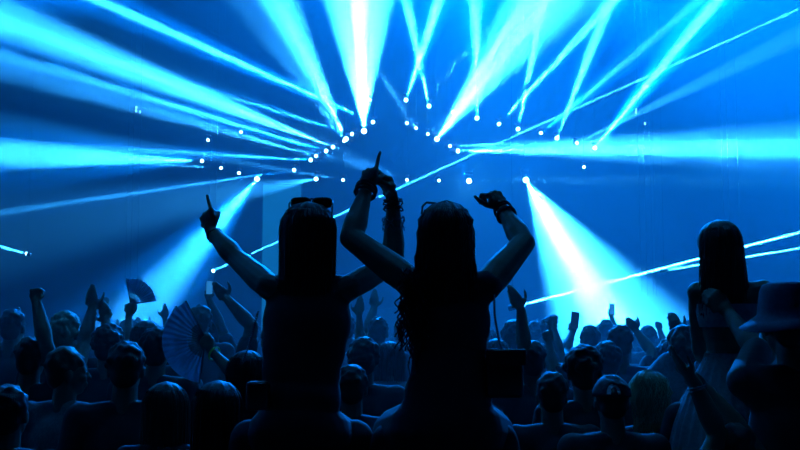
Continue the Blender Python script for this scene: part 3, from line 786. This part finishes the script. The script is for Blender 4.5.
# right of the middle woman
sp(612, 371, 4.35, 'person in a dark cap with a pale arch at its back, at the right', hair='cap', hm='hair_dark', sleeves=.6, backward=False)
sp(552, 373, 4.8, 'dark-haired person low in front, right of the handbag', shirt='black')
sp(584, 349, 5.0, 'person with thick curly hair in front of the bright haze', hair='curly', big=1.05)
sp(608, 343, 6.4, 'person with short wavy hair behind the dark cap', hair='curly', big=.95, shirt='grey')
sp(532, 342, 5.9, 'tall person beside the handbag raising an open hand', armL=(531, 340, 1, 521, 309, 1, 'open', (-.45, .1, .9), (0, 1, 0)), sleeves=.3)
sp(560, 364, 6.4, 'small-looking person raising one pointing finger', armL=(564, 352, 1, 549, 343, 1, 'point', (-.15, .1, 1), (0, 1, 0)), sleeves=.3)
t, J, s = sp(590, 326, 8.6, 'person with short hair holding a phone up left-handed', armL=(565, 352, 1, 572, 334, 1, 'hold', (.15, .1, 1), (0, 1, 0)), sleeves=.3)
phone(J['wrL'] + V(.025, -.015, .125), Matrix.Rotation(.1, 3, 'Y'), 'smartphone held upright, dark against the bright haze', M['screen_dim'])
sp(620, 326, 6.9, 'broad-shouldered person in a loose tee standing out against the haze', shirt='navy', sleeves=.8)
sp(668, 340, 7.4, 'spectator with one arm stretched up left, right of the broad-shouldered one', armL=(652, 352, 1, 637, 332, 1, 'relaxed', (-.4, .1, .6), (0, 1, 0)))
sp(548, 318, 11, 'far spectator in the haze behind the raised phone', shirt='grey')
t, J, s = sp(606, 320, 12, 'far spectator in the haze filming with a bright phone', armR=(616, 332, 1, 612, 318, 1, 'hold', (0, .1, 1), (0, 1, 0)))
phone(J['wrR'] + V(0, -.01, .11), Matrix.Identity(3), 'lit phone of the far spectator filming in the haze', M['screen_lit'], .9)
t, J, s = sp(648, 372, 4.7, 'woman with long wavy fair hair lit from the stage, at the right', B=FEM, hair='long', hm='hair_blond', length=.34, wave=.012, curl=.006, yaw=.5)
sp(684, 328, 5.9, 'curly-haired person left of the woman in the pleated skirt', hair='curly', hm='hair_brown', shirt='grey', armL=(679, 350, 1, 678, 334, 1, 'relaxed', (-.2, .1, .8), (0, 1, 0)))
# big dark spectator at the right edge, bucket hat, and the clapping arm in front of the skirt
t, J, s = sp(735, 424, 3.6, 'spectator in front of the pleated skirt clapping with hands stretched up left', hair='short', armL=(728, 412, 1, 691, 376, 1, 'open', (-.6, .1, .75), (.8, .2, .6)), armR=(735, 420, 1, 699, 381, 1, 'open', (-.65, .1, .7), (-.7, -.3, -.6)), sleeves=.25)
bands(t, J['wrL'], J['elL'], 2, .030, .003, M['bead'], label='thin shiny bracelet', start=.03)
t, J, s = sp(789, 284, 3.8, 'large person in a bucket hat at the right edge, nearest the camera', B=FEM, hair='bucket', shirt='black', hat='navy', R=1.0, skin='skin_tan', armL=(757, 352, 1, 728, 312, 1, 'hold', (-.6, .1, .6), (0, 1, 0)), sleeves=1.0)

# ------------------------------------------------------------------ the rest of the crowd: a dozen figures, copied
def proto(k, B, hair, hm, shirt, arms, label, **kw):
    J, s = stand(0, 0, 1.75 if B is MAL else 1.66, B)
    hp = ['relaxed', 'relaxed']
    for i, (q, a) in enumerate(zip('LR', arms)):
        if a is None: continue
        (ex, ey, ez), (wx, wy, wz), pose = a; g = -1 if q == 'L' else 1
        J['sh' + q] += V(0, 0, .025); J['el' + q] = J['sh' + q] + V(g * ex, ey, ez).normalized() * .29 * s
        J['wr' + q] = J['el' + q] + V(g * wx, wy, wz).normalized() * .25 * s; hp[i] = pose; J['hd' + q] = V(0, .2, 1); J['pn' + q] = V(0, 1, 0)
    t = thing('person', label, 'person')
    obj('body', body_mesh(J, B, s, hp), M['skin'], t, voxel=.011, relax=2); dress(J, B, s, t, shirt, v=.018)
    dict(short=hair_short, curly=hair_curly, long=hair_long)[hair](J, s, t, M[hm], **kw)
    return t
UP = ((.5, .3, .6), (-.1, .3, 1), 'open'); FIST = ((.4, .4, .8), (-.1, .1, 1), 'fist'); PH = ((.3, .7, .1), (-.3, .3, 1), 'hold')
PROTO = [
 (MAL, 'short', 'hair_dark', 'black', (None, None), 'short-haired man in black, arms down'),
 (MAL, 'curly', 'hair_dark', 'navy', (None, None), 'curly-haired man in navy, arms down'),
 (FEM, 'long', 'hair_brown', 'grey', (None, None), 'long-haired woman in grey, arms down'),
 (FEM, 'long', 'hair_dark', 'black', (UP, None), 'dark-haired woman in black, left hand up'),
 (MAL, 'short', 'hair_brown', 'grey', (None, FIST), 'man in grey raising his right fist'),
 (MAL, 'short', 'hair_dark', 'red', (UP, UP), 'man in dark red with both hands up'),
 (FEM, 'long', 'hair_blond', 'pale', (None, UP), 'fair-haired woman in a pale top, right hand up'),
 (MAL, 'curly', 'hair_dark', 'grey', (None, PH), 'man in grey with his right hand held up before his face'),
]
rnd = random.Random(11); taken = [(o.location.x, o.location.y) for o in C.objects if o.get('category') == 'person']
protos = []
for k, (B, h, hm, sh, arms, lab) in enumerate(PROTO):
    kw = dict(strands=20, length=.3) if h == 'long' else {}
    protos.append((proto(k, B, h, hm, sh, arms, lab, **kw), lab))
spots = []
y = 6.6
while y < 25:
    n = 0; half = .42 * y + .4; x = -half + rnd.uniform(0, .5)
    while x < half:
        px, py = x + rnd.uniform(-.12, .12), y + rnd.uniform(-.2, .2)
        if all((px - a) ** 2 + (py - b) ** 2 > .30 for a, b in taken): spots.append((px, py)); taken.append((px, py))
        x += rnd.uniform(.62, .95) * (1 + max(0, y - 9) * .07)
    y += .78 + max(0, y - 8) * .16
used = set()
for (x, y) in spots:
    k = rnd.choices(range(8), (5, 4, 4, 1.6, 1.3, .8, 1.2, .9))[0]
    r, lab = protos[k]
    q = x / y; zone = 'far left' if q < -.27 else 'left' if q < -.13 else 'far right' if q > .27 else 'right' if q > .13 else 'middle'; dep = 'nearer' if y < 8.5 else 'midway' if y < 12.5 else 'distant'
    label = f'{dep} crowd, {zone}: {lab}'; grp = f'{lab} in the {dep} {zone} crowd'
    hgt = rnd.uniform(.93, 1.05); rz = rnd.uniform(-.35, .35) - x / y * .6
    if k not in used:
        used.add(k); r.location = (x, y, 0); r.rotation_euler = (0, 0, rz); r.scale = (hgt,) * 3; tag(r, label, group=grp)
    else: dup(r, (x, y, 0), rz, hgt, label, grp)
print('crowd copies', len(spots))
# ------------------------------------------------------------------ haze: fine even stage smoke filling the hall beyond the riders
m = bpy.data.materials.new('haze'); m.use_nodes = True
nt = m.node_tree; nt.nodes.clear()
out = nt.nodes.new('ShaderNodeOutputMaterial'); vsn = nt.nodes.new('ShaderNodeVolumeScatter')
vsn.inputs['Density'].default_value = HAZE; vsn.inputs['Anisotropy'].default_value = .25
nt.links.new(vsn.outputs[0], out.inputs['Volume'])
bm = bmesh.new(); ys = [5.2, 10.3, 11.2, 12.8, 14.2, 15.8, 16.3, 17.5, 19.7, 20.3, 21.5, 23, 24.5, 26, 27.3, 28.5, 29.6, 36.4]      # cut into slabs for light sampling; starts past the riders, keeping them black
for a, b in zip(ys, ys[1:]): box(bm, V(0, (a + b) / 2, 7.5), V(40.2, b - a - .004, 14.8))
tag(obj('haze', bm, m, None, smooth=False), 'blue-lit stage haze filling the hall beyond the riders', 'haze', kind='stuff')
